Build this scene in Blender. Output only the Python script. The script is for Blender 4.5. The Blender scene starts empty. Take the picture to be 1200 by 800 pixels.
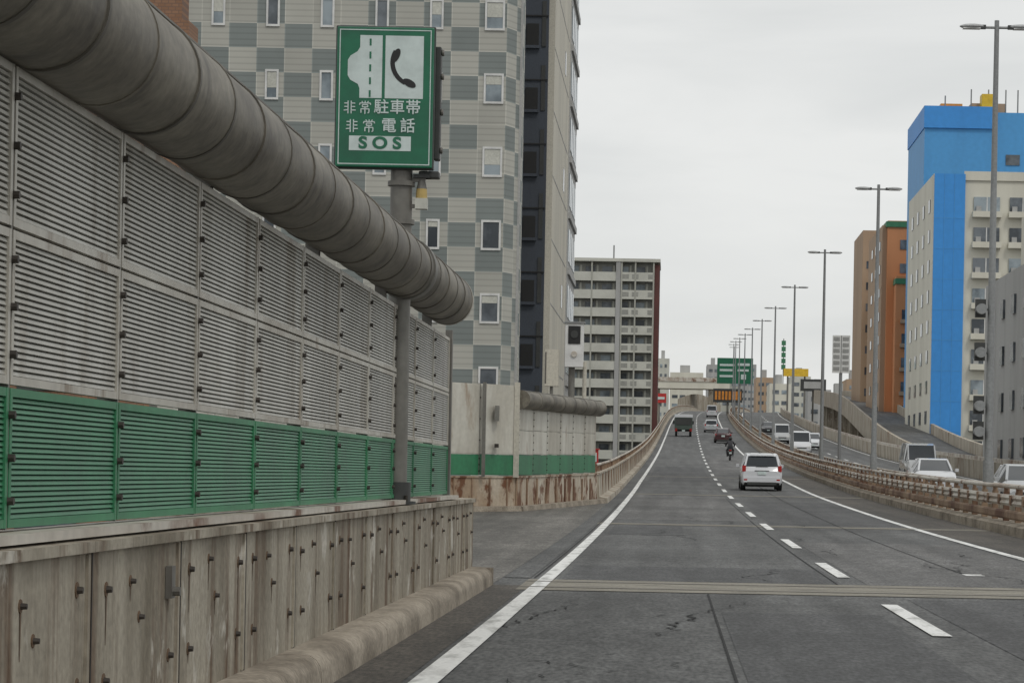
import bpy, math, random
from mathutils import Matrix, Vector
random.seed(4)
R=math.radians
scene=bpy.context.scene
COL=scene.collection

# ------------------------------------------------------------------ materials
def nodes_of(m):
    m.use_nodes=True
    return m.node_tree.nodes, m.node_tree.links, m.node_tree.nodes["Principled BSDF"]
_mc={}
def mat(name,col,rough=.7,col2=None,scale=1.5,stretch=(1,1,1),var=.12,fine=14,metal=0,bump=0,lo=.4,hi=.7,coat=0,rust=None,rust2=None):
    if name in _mc: return _mc[name]
    m=bpy.data.materials.new(name); N,L,b=nodes_of(m)
    tc=N.new('ShaderNodeTexCoord')
    def layer(sc,st,l,h,off=(0,0,0)):
        mp=N.new('ShaderNodeMapping'); mp.inputs['Scale'].default_value=st; mp.inputs['Location'].default_value=off
        L.new(tc.outputs['Object'],mp.inputs['Vector'])
        n=N.new('ShaderNodeTexNoise'); n.inputs['Scale'].default_value=sc; n.inputs['Detail'].default_value=6; n.inputs['Roughness'].default_value=.6
        L.new(mp.outputs[0],n.inputs['Vector'])
        r=N.new('ShaderNodeMapRange'); r.inputs['From Min'].default_value=l; r.inputs['From Max'].default_value=h
        L.new(n.outputs['Fac'],r.inputs['Value']); return r.outputs[0]
    mx=N.new('ShaderNodeMix'); mx.data_type='RGBA'
    c2=col2 or tuple(c*.75 for c in col)
    mx.inputs[6].default_value=(*col,1); mx.inputs[7].default_value=(*c2,1)
    L.new(layer(scale,stretch,lo,hi),mx.inputs[0]); out=mx.outputs[2]
    for q,off in((rust,(7.3,3.1,1.7)),(rust2,(2.3,13.1,5.7))):
        if q:
            rc_,rs,rst,rl,rh=q
            m2=N.new('ShaderNodeMix'); m2.data_type='RGBA'; m2.inputs[7].default_value=(*rc_,1)
            L.new(out,m2.inputs[6]); L.new(layer(rs,rst,rl,rh,off),m2.inputs[0]); out=m2.outputs[2]
    n2=N.new('ShaderNodeTexNoise'); n2.inputs['Scale'].default_value=fine; n2.inputs['Detail'].default_value=4
    L.new(tc.outputs['Object'],n2.inputs['Vector'])
    r2=N.new('ShaderNodeMapRange'); r2.inputs['From Min'].default_value=.3; r2.inputs['From Max'].default_value=.7
    r2.inputs['To Min'].default_value=1-var; r2.inputs['To Max'].default_value=1+var
    L.new(n2.outputs['Fac'],r2.inputs['Value'])
    vm=N.new('ShaderNodeVectorMath'); vm.operation='SCALE'
    L.new(out,vm.inputs[0]); L.new(r2.outputs[0],vm.inputs['Scale'])
    L.new(vm.outputs[0],b.inputs['Base Color'])
    b.inputs['Roughness'].default_value=rough; b.inputs['Metallic'].default_value=metal
    if coat: b.inputs['Coat Weight'].default_value=coat
    if bump:
        bp=N.new('ShaderNodeBump'); bp.inputs['Strength'].default_value=bump; bp.inputs['Distance'].default_value=.01
        L.new(n2.outputs['Fac'],bp.inputs['Height']); L.new(bp.outputs[0],b.inputs['Normal'])
    _mc[name]=m
    return m

def asphalt(name,base,tint=(1,1,1)):
    m=bpy.data.materials.new(name); N,L,b=nodes_of(m)
    tc=N.new('ShaderNodeTexCoord')
    def noise(scale,st=(1,1,1),d=5):
        mp=N.new('ShaderNodeMapping'); mp.inputs['Scale'].default_value=st
        L.new(tc.outputs['Object'],mp.inputs['Vector'])
        n=N.new('ShaderNodeTexNoise'); n.inputs['Scale'].default_value=scale; n.inputs['Detail'].default_value=d
        L.new(mp.outputs[0],n.inputs['Vector']); return n.outputs['Fac']
    def mr(src,a,b_,c,d):
        r=N.new('ShaderNodeMapRange'); r.inputs['From Min'].default_value=a; r.inputs['From Max'].default_value=b_
        r.inputs['To Min'].default_value=c; r.inputs['To Max'].default_value=d; L.new(src,r.inputs['Value']); return r.outputs[0]
    def mul(a,b_):
        x=N.new('ShaderNodeMath'); x.operation='MULTIPLY'; L.new(a,x.inputs[0]); L.new(b_,x.inputs[1]); return x.outputs[0]
    f=mul(mr(noise(1.7,(1,.035,1)),.3,.7,.66,1.3), mr(noise(.22),.3,.7,.74,1.22))
    f=mul(f, mr(noise(30,(1,.22,1),3),.3,.7,.5,1.5))
    f=mul(f, mr(noise(5,(1,.3,1),4),.35,.7,.80,1.2))
    sp=mr(noise(90,(1,.4,1),2),.66,.74,1,1.9)
    f=mul(f,sp)
    vm=N.new('ShaderNodeVectorMath'); vm.operation='SCALE'; vm.inputs[0].default_value=tuple(base*t for t in tint)
    L.new(f,vm.inputs['Scale']); L.new(vm.outputs[0],b.inputs['Base Color'])
    b.inputs['Roughness'].default_value=.72
    bp=N.new('ShaderNodeBump'); bp.inputs['Strength'].default_value=.6; bp.inputs['Distance'].default_value=.008
    L.new(noise(70,(1,1,1),3),bp.inputs['Height']); L.new(bp.outputs[0],b.inputs['Normal'])
    return m

def tile_mat():
    m=bpy.data.materials.new("checker_tile_cladding"); N,L,b=nodes_of(m)
    tc=N.new('ShaderNodeTexCoord'); sp=N.new('ShaderNodeSeparateXYZ'); L.new(tc.outputs['Object'],sp.inputs[0])
    def M_(op,a,b_=None):
        x=N.new('ShaderNodeMath'); x.operation=op
        for i,s in enumerate((a,b_)):
            if s is None: continue
            if isinstance(s,(int,float)): x.inputs[i].default_value=s
            else: L.new(s,x.inputs[i])
        return x.outputs[0]
    hx=M_('ADD',sp.outputs['X'],sp.outputs['Y'])
    cu=M_('FLOOR',M_('DIVIDE',hx,1.15)); cv=M_('FLOOR',M_('DIVIDE',M_('ADD',sp.outputs['Z'],.55),1.01))
    chk=M_('MODULO',M_('ADD',M_('ADD',cu,cv),400),2)
    cmb=N.new('ShaderNodeCombineXYZ'); L.new(cu,cmb.inputs[0]); L.new(cv,cmb.inputs[1])
    wn=N.new('ShaderNodeTexWhiteNoise'); L.new(cmb.outputs[0],wn.inputs['Vector'])
    dark=M_('MULTIPLY',M_('GREATER_THAN',chk,.5),M_('GREATER_THAN',wn.outputs['Value'],.12))
    st=M_('GREATER_THAN',M_('FRACT',M_('MULTIPLY',sp.outputs['Z'],4.0)),.75)
    c=N.new('ShaderNodeMix'); c.data_type='RGBA'; c.inputs[6].default_value=(.42,.415,.37,1); c.inputs[7].default_value=(.20,.225,.215,1)
    L.new(dark,c.inputs[0])
    lt=M_('SUBTRACT',1.0,M_('MULTIPLY',st,.16))
    j=M_('LESS_THAN',M_('FRACT',M_('DIVIDE',hx,1.15)),.035)
    j2=M_('LESS_THAN',M_('FRACT',M_('DIVIDE',M_('ADD',sp.outputs['Z'],.55),1.01)),.04)
    lt=M_('MULTIPLY',lt,M_('ADD',1.0,M_('MULTIPLY',M_('MAXIMUM',j,j2),.25)))
    n=N.new('ShaderNodeTexNoise'); n.inputs['Scale'].default_value=.35; n.inputs['Detail'].default_value=5; L.new(tc.outputs['Object'],n.inputs['Vector'])
    lt=M_('MULTIPLY',lt,M_('ADD',.8,M_('MULTIPLY',n.outputs['Fac'],.4)))
    lt=M_('MULTIPLY',lt,M_('ADD',.93,M_('MULTIPLY',wn.outputs['Value'],.14)))
    vm=N.new('ShaderNodeVectorMath'); vm.operation='SCALE'; L.new(c.outputs[2],vm.inputs[0]); L.new(lt,vm.inputs['Scale'])
    L.new(vm.outputs[0],b.inputs['Base Color']); b.inputs['Roughness'].default_value=.6
    return m

def brick_mat(name,c1,c2,mort,sc=4):
    m=bpy.data.materials.new(name); N,L,b=nodes_of(m)
    tc=N.new('ShaderNodeTexCoord'); mp=N.new('ShaderNodeMapping'); mp.inputs['Rotation'].default_value=(R(90),0,0)
    L.new(tc.outputs['Object'],mp.inputs[0])
    t=N.new('ShaderNodeTexBrick'); t.inputs['Color1'].default_value=(*c1,1); t.inputs['Color2'].default_value=(*c2,1); t.inputs['Mortar'].default_value=(*mort,1)
    t.inputs['Scale'].default_value=sc; t.inputs['Mortar Size'].default_value=.03
    L.new(mp.outputs[0],t.inputs['Vector']); L.new(t.outputs['Color'],b.inputs['Base Color']); b.inputs['Roughness'].default_value=.85
    return m

A_ROAD=asphalt("asphalt_worn",.088,(1,1.01,.99))
A_BAY=asphalt("asphalt_bay",.125,(1.06,1.0,.90))
A_PATCH=asphalt("asphalt_patch",.064,(1,1.01,1.02))
A_PATCH2=asphalt("asphalt_patch_light",.112,(1.02,1.0,.97))
A_GUT=asphalt("asphalt_gutter_dirt",.060,(1.15,1.0,.82))
A_GND=asphalt("city_ground",.12,(1,1,1))
PAINT=mat("road_paint_white",(.76,.76,.74),.6,(.30,.30,.28),5,(1,.25,1),.15,30,lo=.48,hi=.72)
JOINT=mat("joint_mortar",(.27,.25,.205),.8,(.13,.12,.10),3,(.5,2,1),.25,25)
STEEL_J=mat("joint_steel",(.08,.07,.06),.5,(.16,.12,.09),5,(.4,1,1))
CRACK=mat("crack_black",(.018,.018,.018),.9)
RUSTC=(.15,.065,.03)
CONC=mat("parapet_concrete",(.37,.335,.27),.85,(.17,.145,.105),1.5,(1.2,1.2,.22),.16,22,bump=.4,lo=.38,hi=.68,rust=((.11,.065,.035),2.8,(1.5,1.8,.14),.50,.68),rust2=((.50,.47,.41),2.2,(1,1,.8),.60,.66))
CONC_L=mat("parapet_pale",(.44,.40,.33),.8,(.22,.18,.13),.8,(1,1,.2),.1,10,bump=.2,lo=.42,hi=.70,rust=((.17,.095,.05),1.4,(1,.7,.3),.53,.70))
KERB=mat("kerb_concrete",(.34,.295,.235),.9,(.14,.115,.085),2.4,(1,.6,1),.24,28,bump=.6)
RUSTW=mat("painted_steel_rust",(.55,.50,.41),.7,(.34,.25,.17),1.1,(1,1,.35),.12,12,lo=.38,hi=.62,rust=(RUSTC,1.9,(1,1,.7),.49,.56))
RUSTD=mat("rusty_rail",(.30,.21,.14),.7,(.11,.05,.028),.9,(1,.6,.6),.15,12,lo=.42,hi=.62)
RAILW=mat("rail_white",(.54,.51,.45),.5,(.28,.20,.14),1,(1,.4,1),.1,10,lo=.42,hi=.72,rust=(RUSTC,1.3,(1,.8,1),.54,.64))
DIRT=((.21,.18,.13),1.6,(1,1.6,.25),.52,.72)
PANELS=[mat("louvre_grey_%d"%i,(a,a*.985,a*.90),.5,(a*.62,a*.60,a*.52),1.0,(1,1,.3),.08,9,lo=.38,hi=.72,rust=DIRT) for i,a in enumerate((.45,.49,.41))]
PANELG=mat("louvre_green",(.035,.20,.092),.5,(.03,.125,.065),1.2,(1,1,.3),.1,9,lo=.4,hi=.75)
PFRAME=mat("panel_frame",(.52,.505,.45),.5,(.33,.30,.25),1.2,(1,1,.3),.08,12,rust=((.20,.15,.10),2.5,(1,1.5,.4),.58,.72))
PFRAMEG=mat("panel_frame_green",(.04,.22,.10),.5,(.03,.14,.07),1.2,(1,1,.3),.08,12)
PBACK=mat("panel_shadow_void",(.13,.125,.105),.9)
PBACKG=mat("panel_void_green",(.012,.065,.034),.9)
PWHITE=mat("panel_white",(.60,.585,.52),.5,(.36,.33,.27),1.0,(1,1,.3),.06,9,lo=.40,hi=.72,rust=((.30,.22,.15),2.0,(1,1,.3),.60,.74))
BOLT=mat("bolt_dark",(.05,.042,.035),.6,metal=.2)
BRUST=mat("bolt_rust_stain",(.13,.08,.045),.8)
PIPE=mat("duct_metal",(.215,.195,.155),.55,(.095,.083,.064),2.0,(1,.5,1.3),.18,16,metal=.1,bump=.3,lo=.36,hi=.64,rust=((.05,.043,.033),2.4,(1.2,1.4,.5),.55,.72))
PIPES=mat("duct_seam",(.12,.108,.086),.6,(.06,.055,.045),2)
POLE=mat("galvanised_pole",(.19,.185,.165),.5,(.10,.09,.08),2,(1,1,.3),metal=.2)
LAMPP=mat("lamp_pole_grey",(.28,.29,.29),.5,(.19,.19,.19),1,(1,1,.2),metal=.3)
LAMPH=mat("lamp_head",(.42,.43,.43),.4,(.3,.3,.3),2)
SGREEN=mat("sign_green",(.010,.14,.07),.4,(.012,.10,.055),3,var=.06)
SWHITE=mat("sign_white",(.58,.66,.64),.4,(.46,.53,.51),5,var=.05)
BLACK=mat("black_paint",(.012,.012,.012),.5)
DARKM=mat("dark_metal",(.045,.047,.045),.55)
GLASS=mat("window_glass",(.05,.06,.07),.12,(.16,.18,.2),.25,var=.1,fine=1,lo=.45,hi=.6)
GLASSL=mat("window_glass_bright",(.30,.35,.38),.15,(.12,.15,.17),.3,var=.1,fine=1,lo=.45,hi=.6)
FRAMEW=mat("window_frame_white",(.72,.72,.70),.5,var=.03)
TILE=tile_mat()
BRICK=brick_mat("brown_brick",(.24,.13,.075),(.29,.165,.10),(.18,.11,.08),3.2)
CHAR=mat("charcoal_cladding",(.055,.066,.085),.6,(.04,.047,.06),.5,(1,1,.2))
CREAM=mat("cream_cladding",(.55,.52,.44),.7,(.44,.42,.36),.4,(1,1,.15))
BGREY=mat("grey_render",(.41,.41,.40),.8,(.3,.3,.29),.4,(1,1,.15))
APTW=mat("apartment_beige",(.42,.42,.37),.8,(.32,.32,.28),.3,(1,1,.2))
APTB=mat("apartment_balcony",(.56,.56,.50),.7,(.44,.44,.39),.3)
APTR=mat("apartment_maroon",(.13,.05,.045),.8,(.09,.04,.035),.4)
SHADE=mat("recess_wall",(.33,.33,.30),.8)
BLUE=mat("blue_cladding",(.045,.28,.70),.55,(.04,.24,.60),.2,(1,1,.2),var=.05,fine=2)
BLUED=mat("blue_cladding_upper",(.075,.32,.65),.55,(.065,.27,.55),.2,(1,1,.2),var=.05,fine=2)
CREAMW=mat("cream_white_wall",(.66,.64,.55),.7,(.55,.53,.45),.3,(1,1,.15),var=.04)
ORANGE=mat("orange_wall",(.58,.25,.11),.8,(.48,.21,.09),.3,(1,1,.2),var=.05)
TAN=mat("tan_wall",(.42,.30,.20),.8,(.36,.25,.17),.3,(1,1,.2),var=.05)
GREENT=mat("green_trim",(.05,.20,.10),.6)
TYRE=mat("tyre_rubber",(.02,.02,.02),.8)
HUB=mat("wheel_hub",(.3,.3,.3),.4,metal=.6)
CARGL=mat("car_glass",(.02,.025,.03),.08)
LRED=mat("tail_lamp_red",(.40,.015,.012),.25,var=.02)
LCLR=mat("headlamp_clear",(.7,.7,.68),.15,var=.02)
YEL=mat("sign_yellow",(.75,.48,.03),.5)
AMB=mat("beacon_amber",(.50,.36,.12),.4)
REDP=mat("red_paint",(.5,.03,.025),.5)
ORG=mat("sign_orange",(.65,.25,.04),.5)

# ------------------------------------------------------------------ mesh builder
class MB:
    def __init__(s,name): s.name=name; s.v=[]; s.f=[]; s.mi=[]; s.ms=[]; s.T=None
    def idx(s,m):
        if m not in s.ms: s.ms.append(m)
        return s.ms.index(m)
    def add(s,vs,fs,m):
        o=len(s.v)
        for p in vs:
            p=Vector(p)
            if s.T is not None: p=s.T@p
            s.v.append(tuple(p))
        i=s.idx(m)
        for f in fs: s.f.append(tuple(o+k for k in f)); s.mi.append(i)
    def box(s,x0,x1,y0,y1,z0,z1,m):
        s.add([(x0,y0,z0),(x1,y0,z0),(x1,y1,z0),(x0,y1,z0),(x0,y0,z1),(x1,y0,z1),(x1,y1,z1),(x0,y1,z1)],
              [(0,3,2,1),(4,5,6,7),(0,1,5,4),(1,2,6,5),(2,3,7,6),(3,0,4,7)],m)
    def poly(s,pts,m): s.add(pts,[tuple(range(len(pts)))],m)
    def cyl(s,p0,p1,r0,m,r1=None,n=12,cap=True):
        r1=r0 if r1 is None else r1
        p0=Vector(p0);p1=Vector(p1); d=(p1-p0).normalized()
        a=d.orthogonal().normalized(); b=d.cross(a)
        vs=[];fs=[]
        for p,r in((p0,r0),(p1,r1)):
            for i in range(n):
                t=2*math.pi*i/n; vs.append(p+a*math.cos(t)*r+b*math.sin(t)*r)
        for i in range(n): fs.append((i,(i+1)%n,n+(i+1)%n,n+i))
        if cap: fs.append(tuple(range(n-1,-1,-1))); fs.append(tuple(range(n,2*n)))
        s.add(vs,fs,m)
    def ell(s,c,rx,ry,rz,m,n=12,k=8):
        vs=[];fs=[]
        for j in range(k+1):
            ph=math.pi*j/k
            for i in range(n):
                t=2*math.pi*i/n; vs.append((c[0]+rx*math.sin(ph)*math.cos(t),c[1]+ry*math.sin(ph)*math.sin(t),c[2]+rz*math.cos(ph)))
        for j in range(k):
            for i in range(n): fs.append((j*n+i,(j+1)*n+i,(j+1)*n+(i+1)%n,j*n+(i+1)%n))
        s.add(vs,fs,m)
    def done(s,parent=None,loc=None,rot=None,bevel=0,smooth=False):
        me=bpy.data.meshes.new(s.name); me.from_pydata(s.v,[],s.f)
        for m in s.ms: me.materials.append(m)
        for p,i in zip(me.polygons,s.mi): p.material_index=i
        me.validate(); me.update()
        o=bpy.data.objects.new(s.name,me); COL.objects.link(o)
        if smooth:
            for p in me.polygons: p.use_smooth=True
            try: me.set_sharp_from_angle(angle=R(38))
            except Exception: pass
        if bevel:
            b=o.modifiers.new("bevel",'BEVEL'); b.width=bevel; b.segments=2; b.limit_method='ANGLE'; b.angle_limit=R(35)
        if loc: o.location=loc
        if rot: o.rotation_euler=rot
        if parent: o.parent=parent
        return o
def empty(name,loc=(0,0,0)):
    e=bpy.data.objects.new(name,None); COL.objects.link(e); e.location=loc; e.empty_display_size=.3; return e

# ------------------------------------------------------------------ road alignment
ZP=[(-60,0),(0,0),(31,0),(53,.1),(75,.3),(100,.62),(121,1.0),(139,1.35),(176,2.2),(213,3.2),(250,4.4),(300,6.2),(370,9.0),(437,11.7),(500,14.0),(560,15.4),(640,15.6),(760,14)]
CP=[(-60,0),(0,0),(60,0),(120,.05),(184,.3),(276,.8),(360,1.4),(437,2.4),(500,4.4),(560,7.5),(640,14),(760,30)]
def interp(P,y):
    if y<=P[0][0]: return P[0][1]
    if y>=P[-1][0]: return P[-1][1]
    for i in range(len(P)-1):
        if P[i][0]<=y<=P[i+1][0]: break
    def sl(k):
        if k<=0: k=1
        if k>=len(P)-1: k=len(P)-2
        return (P[k+1][1]-P[k-1][1])/(P[k+1][0]-P[k-1][0])
    h=P[i+1][0]-P[i][0]; t=(y-P[i][0])/h
    a,b=P[i][1],P[i+1][1]; m0=sl(i)*h; m1=sl(i+1)*h
    return (2*t**3-3*t*t+1)*a+(t**3-2*t*t+t)*m0+(-2*t**3+3*t*t)*b+(t**3-t*t)*m1
def _rz(y): return interp(ZP,y)
def _rc(y): return interp(CP,y)
def yl(a,b,step=4):
    n=max(1,int(math.ceil((b-a)/step))); return [a+(b-a)*i/n for i in range(n+1)]
GRID=[-40+2*i for i in range(401)]
def grid(a,b): return [a]+[g for g in GRID if a+.01<g<b-.01]+[b]
def _lin(f,y):
    k=math.floor((y+40)/2); a=-40+2*k; t=(y-a)/2; return f(a)*(1-t)+f(a+2)*t
def rz(y): return _lin(_rz,y)
def rc(y): return _lin(_rc,y)
def sweep(mb,prof,ys,m,fx=lambda y:0,fz=lambda y:0,cap=True):
    vs=[];n=len(prof)
    for y in ys:
        c=rc(y)+fx(y); z=rz(y)+fz(y)
        for (x,pz) in prof: vs.append((c+x,y,z+pz))
    fs=[]
    for k in range(len(ys)-1):
        for i in range(n-1):
            a=k*n+i; fs.append((a,a+1,a+n+1,a+n))
    if cap and n>2:
        fs.append(tuple(range(n))); e=(len(ys)-1)*n; fs.append(tuple(range(e+n-1,e-1,-1)))
    mb.add(vs,fs,m)

g=MB("ground"); g.box(-5000,5000,-600,7000,-12,-9,A_GND); g.done()
road=MB("expressway_road")
sweep(road,[(-2.6,0),(7.9,0)],grid(-40,740),A_ROAD)
sweep(road,[(-2.6,-.02),(-2.6,-1.4),(7.9,-1.4),(7.9,-.02)],grid(-40,740),CONC)
road.done()
bay=MB("emergency_bay_pavement")
sweep(bay,[(-6.3,.004),(-1.95,.004)],grid(28.4,82),A_BAY)
sweep(bay,[(-6.3,-.02),(-6.3,-1.4),(-2.62,-1.4)],grid(28.4,82),CONC)
sweep(bay,[(-5.2,.0075),(-3.6,.0075)],grid(34,46),A_PATCH); bay.done()
opp=MB("opposite_carriageway_road")
sweep(opp,[(8.9,0),(17.2,0)],grid(-40,740),A_ROAD)
sweep(opp,[(8.9,-.02),(8.9,-1.4),(17.2,-1.4),(17.2,-.02)],grid(-40,740),CONC)
opp.done()
pt=MB("asphalt_patches")
for (xa,xb,ya,yb,m_) in((-1.25,2.05,30.0,34.5,A_PATCH),(2.35,5.4,30.0,47,A_PATCH2),(-1.2,.3,50,57,A_PATCH),(2.4,5.45,60,86,A_PATCH),(-1.3,2.0,62,94,A_PATCH2),(.5,1.95,14,23.5,A_PATCH),(2.5,5.3,12,26.6,A_PATCH),(-1.1,1.9,120,160,A_PATCH),(2.4,5.4,140,200,A_PATCH2),(5.75,7.2,20,140,A_GUT),(-1.93,-1.55,-5,28.3,A_GUT),(-1.93,-1.62,30.2,80,A_ROAD)):
    sweep(pt,[(xa,.0035 if xa>-1.93 or m_ is A_GUT else .008),(xb,.0035 if xa>-1.93 or m_ is A_GUT else .008)],grid(ya,yb),m_)
pt.done()
# cracks
ck=MB("road_cracks")
def crack(x,y,ang,L_,w=.012,z=.0085):
    n=int(L_/.12); px,py=x,y; a=ang; pts=[]
    for i in range(n+1):
        pts.append((px,py,w*random.uniform(.4,1.3)*(1-.7*abs(2*i/n-1))))
        a=ang+random.uniform(-.9,.9); px+=math.cos(a)*.12; py+=math.sin(a)*.12*1.6
    vs=[]
    for (px,py,ww) in pts: vs+= [(px-ww,py-ww*.6,rz(py)+z),(px+ww,py+ww*.6,rz(py)+z)]
    ck.add(vs,[(2*i,2*i+1,2*i+3,2*i+2) for i in range(len(pts)-1)],CRACK)
crack(-.25,19.5,1.45,4.2,.016); crack(-.3,22.5,.3,.7,.012); crack(-.9,15.0,1.1,2.2); crack(-.2,16.2,2.6,1.1); crack(-.7,17.5,.2,1.0)
crack(-1.7,19,1.5,5,.012); crack(1.2,30.2,1.5,3.4,.014); crack(3.4,20,1.4,4,.014); crack(4.3,31,1.6,5,.016); crack(3.1,27,0.1,.9)
for i in range(16): crack(random.uniform(-1.2,5),random.uniform(32,75),random.choice((1.5,1.6,.1)),random.uniform(1.2,4),.016)
for i in range(8): crack(random.uniform(-5,-2.2),random.uniform(32,58),random.choice((1.5,.1,2.9)),random.uniform(1.2,3),.016,.012)
# longitudinal paving seams
for x,ya,yb in((.42,10,27),(1.98,30,90),(3.9,34,120),(-1.58,30.2,80)):
    sweep(ck,[(x,.0088),(x+.018,.0088)],grid(ya,yb),CRACK)
ck.done()
mk=MB("road_markings")
Z2=.0105
sweep(mk,[(-1.50,Z2),(-1.33,Z2)],grid(-10,700),PAINT)
sweep(mk,[(5.50,Z2),(5.67,Z2)],grid(-10,700),PAINT)
sweep(mk,[(9.75,Z2),(9.9,Z2)],grid(-10,700),PAINT)
sweep(mk,[(16.4,Z2),(16.55,Z2)],grid(-10,700),PAINT)
y=20.4-11.6*2
while y<560:
    sweep(mk,[(2.12,Z2),(2.28,Z2)],grid(y,y+5),PAINT)
    sweep(mk,[(13.1,Z2),(13.25,Z2)],grid(y,y+5),PAINT)
    y+=11.6
mk.box(3.9,4.15,33.5,34.0,.008,.012,PAINT)
mk.done()
ej=MB("road_expansion_joint")
for (ya,yb) in((27.2,29.9),(57.5,58.6),(95,96.2),(132,133)):
    sweep(ej,[(-1.62,.0065),(7.25,.0065)],grid(ya,yb),JOINT)
    mid=(ya+yb)/2
    for o_ in ((-.7,.7) if ya<30 else (0,)):
        sweep(ej,[(-1.62,.014),(7.25,.014)],[mid+o_-.05,mid+o_+.05],STEEL_J)
ej.done()

# near parapet (left) ---------------------------------------------------------
YE=28.5
pw=MB("left_parapet_wall")
def ext(mb,prof,y0,y1,m):
    n=len(prof); vs=[(x,y0,z) for x,z in prof]+[(x,y1,z) for x,z in prof]
    fs=[(i,i+1,n+i+1,n+i) for i in range(n-1)]+[tuple(range(n)),tuple(range(2*n-1,n-1,-1))]
    mb.add(vs,fs,m)
ext(pw,[(-2.18,-.3),(-2.18,.90),(-2.15,.905),(-2.15,.945),(-2.62,.955),(-2.62,-.3)],-6,YE,CONC)
y=-4.4
def bolt(y,z,r=.014):
    pw.cyl((-2.19,y,z),(-2.176,y,z),r*1.9,BRUST,n=10)
    pw.cyl((-2.19,y,z),(-2.155,y,z),r,BOLT,r1=r*.75,n=8)
    if random.random()<.6:
        L_=random.uniform(.06,.22); pw.add([(-2.1775,y-.010,z),(-2.1775,y+.012,z),(-2.1775,y+.004,z-L_),(-2.1775,y-.003,z-L_)],[(0,1,2,3)],BRUST)
while y<YE-.2:
    pw.box(-2.183,-2.175,y-.006,y+.006,.16,.90,BOLT)
    pw.box(-2.18,-2.168,y-.10,y-.06,.2,.895,CONC)
    for dy in(-.24,.24):
        for z in(.40,.76):
            if random.random()<.85: bolt(y+dy+random.uniform(-.03,.03),z+random.uniform(-.015,.015),.016)
    bolt(y+.88,.62+random.uniform(-.05,.05),.013)
    bolt(y+.70,.78+random.uniform(-.03,.03),.013)
    y+=1.76
pw.box(-2.178,-2.150,11.1,11.18,.66,.80,POLE)
pw.cyl((-2.155,11.14,.69),(-2.12,11.14,.69),.02,POLE,n=8)
pw.done()
kb=MB("left_kerb")
prof=[(-2.182,-.1),(-2.182,.19)]+[(-2.04+.10*math.sin(a),.09+.10*math.cos(a)) for a in [R(t) for t in(-10,20,45,70,90)]]+[(-1.93,-.1)]
y=-6.0
while y<28.3:
    yy=min(y+3.4,28.4); ext(kb,prof,y+.008,yy-.008,KERB); y=yy
kb.cyl((-2.04,28.3,-.05),(-2.04,28.3,.185),.11,KERB,n=16)
kb.done(smooth=True)

# noise barriers ----------------------------------------------------------------
def barrier(name,p0,p1,rows,bay,slats=14,louvre=True,thick=.06,zb0=0,zb1=0,flat=PWHITE):
    mb=MB(name); p0=Vector((*p0,0));p1=Vector((*p1,0)); d=(p1-p0); Ln=d.length; d.normalize()
    nrm=Vector((d.y,-d.x,0))
    n=max(1,round(Ln/bay)); w=Ln/n
    for i in range(n):
        zo=zb0+(zb1-zb0)*(i+.5)/n
        o=p0+d*(w*i)
        mb.T=Matrix(((d.x,nrm.x,0,o.x),(d.y,nrm.y,0,o.y),(0,0,1,zo),(0,0,0,1)))
        for (z0,z1,isg) in rows:
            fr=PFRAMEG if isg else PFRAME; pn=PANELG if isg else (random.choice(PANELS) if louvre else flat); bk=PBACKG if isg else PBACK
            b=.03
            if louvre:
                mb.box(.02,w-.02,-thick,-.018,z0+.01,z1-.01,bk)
                mb.box(.012,.012+b,-.03,.0,z0+.006,z1-.006,fr); mb.box(w-.012-b,w-.012,-.03,.0,z0+.006,z1-.006,fr)
                mb.box(.012+b,w-.012-b,-.03,-.001,z0+.006,z0+.006+b,fr); mb.box(.012+b,w-.012-b,-.03,-.001,z1-.006-b,z1-.006,fr)
                a0=z0+.006+b;a1=z1-.006-b; h=(a1-a0)/slats
                xa,xb=.012+b,w-.012-b
                for s in range(slats):
                    za=a0+s*h
                    mb.add([(xa,-.006,za+h*.12),(xb,-.006,za+h*.12),(xb,-.012,za+h*.78),(xa,-.012,za+h*.78),
                            (xa,-.018,za+h*.06),(xb,-.018,za+h*.06),(xb,-.018,za+h*.82),(xa,-.018,za+h*.82)],[(0,1,2,3),(4,5,1,0),(3,2,6,7)],pn)
            else:
                mb.box(.015,w-.015,-thick,-.006,z0+.006,z1-.006,pn)
                mb.box(.04,w-.04,-.008,.0,z0+.03,z1-.03,pn)
            for q in(.2,.5,.8):
                zz=z0+(z1-z0)*q
                mb.cyl((0,-.01,zz),(0,.022,zz),.014,BOLT,n=8)
        zt=max(r[1] for r in rows); zb=min(r[0] for r in rows)
        mb.box(-.012,.012,-.09,-.004,zb,zt,POLE)
    mb.T=None
    return mb
rows=[(1.0,1.50,True),(1.50,2.05,False),(2.05,2.62,False)]
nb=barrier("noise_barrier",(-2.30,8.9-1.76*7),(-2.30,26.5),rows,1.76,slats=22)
nb.box(-2.40,-2.2,-4,26.7,.957,.992,RAILW)
nb.box(-2.35,-2.28,26.5,26.62,.96,2.7,POLE)
nb.done()
dp=MB("noise_barrier_duct")
def duct(mb,p0,p1,r,seg=1.0,n=28):
    p0=Vector(p0);p1=Vector(p1);L_=(p1-p0).length;d=(p1-p0)/L_;k=round(L_/seg)
    for i in range(k):
        a=p0+d*(L_*i/k);b=p0+d*(L_*(i+1)/k)
        mb.cyl(a,b,r*(1.0 if i%2 else .985),PIPE,n=n)
        mb.cyl(b-d*.018,b+d*.018,r*1.02,PIPES if i%3 else PIPE,n=n)
    if True:
        for ang in(60,):
            t=R(ang); off=Vector((math.cos(t)*r*1.0,0,math.sin(t)*r*1.0)); mb.cyl(p0+off,p1+off,.012,PIPES,n=6)
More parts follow.
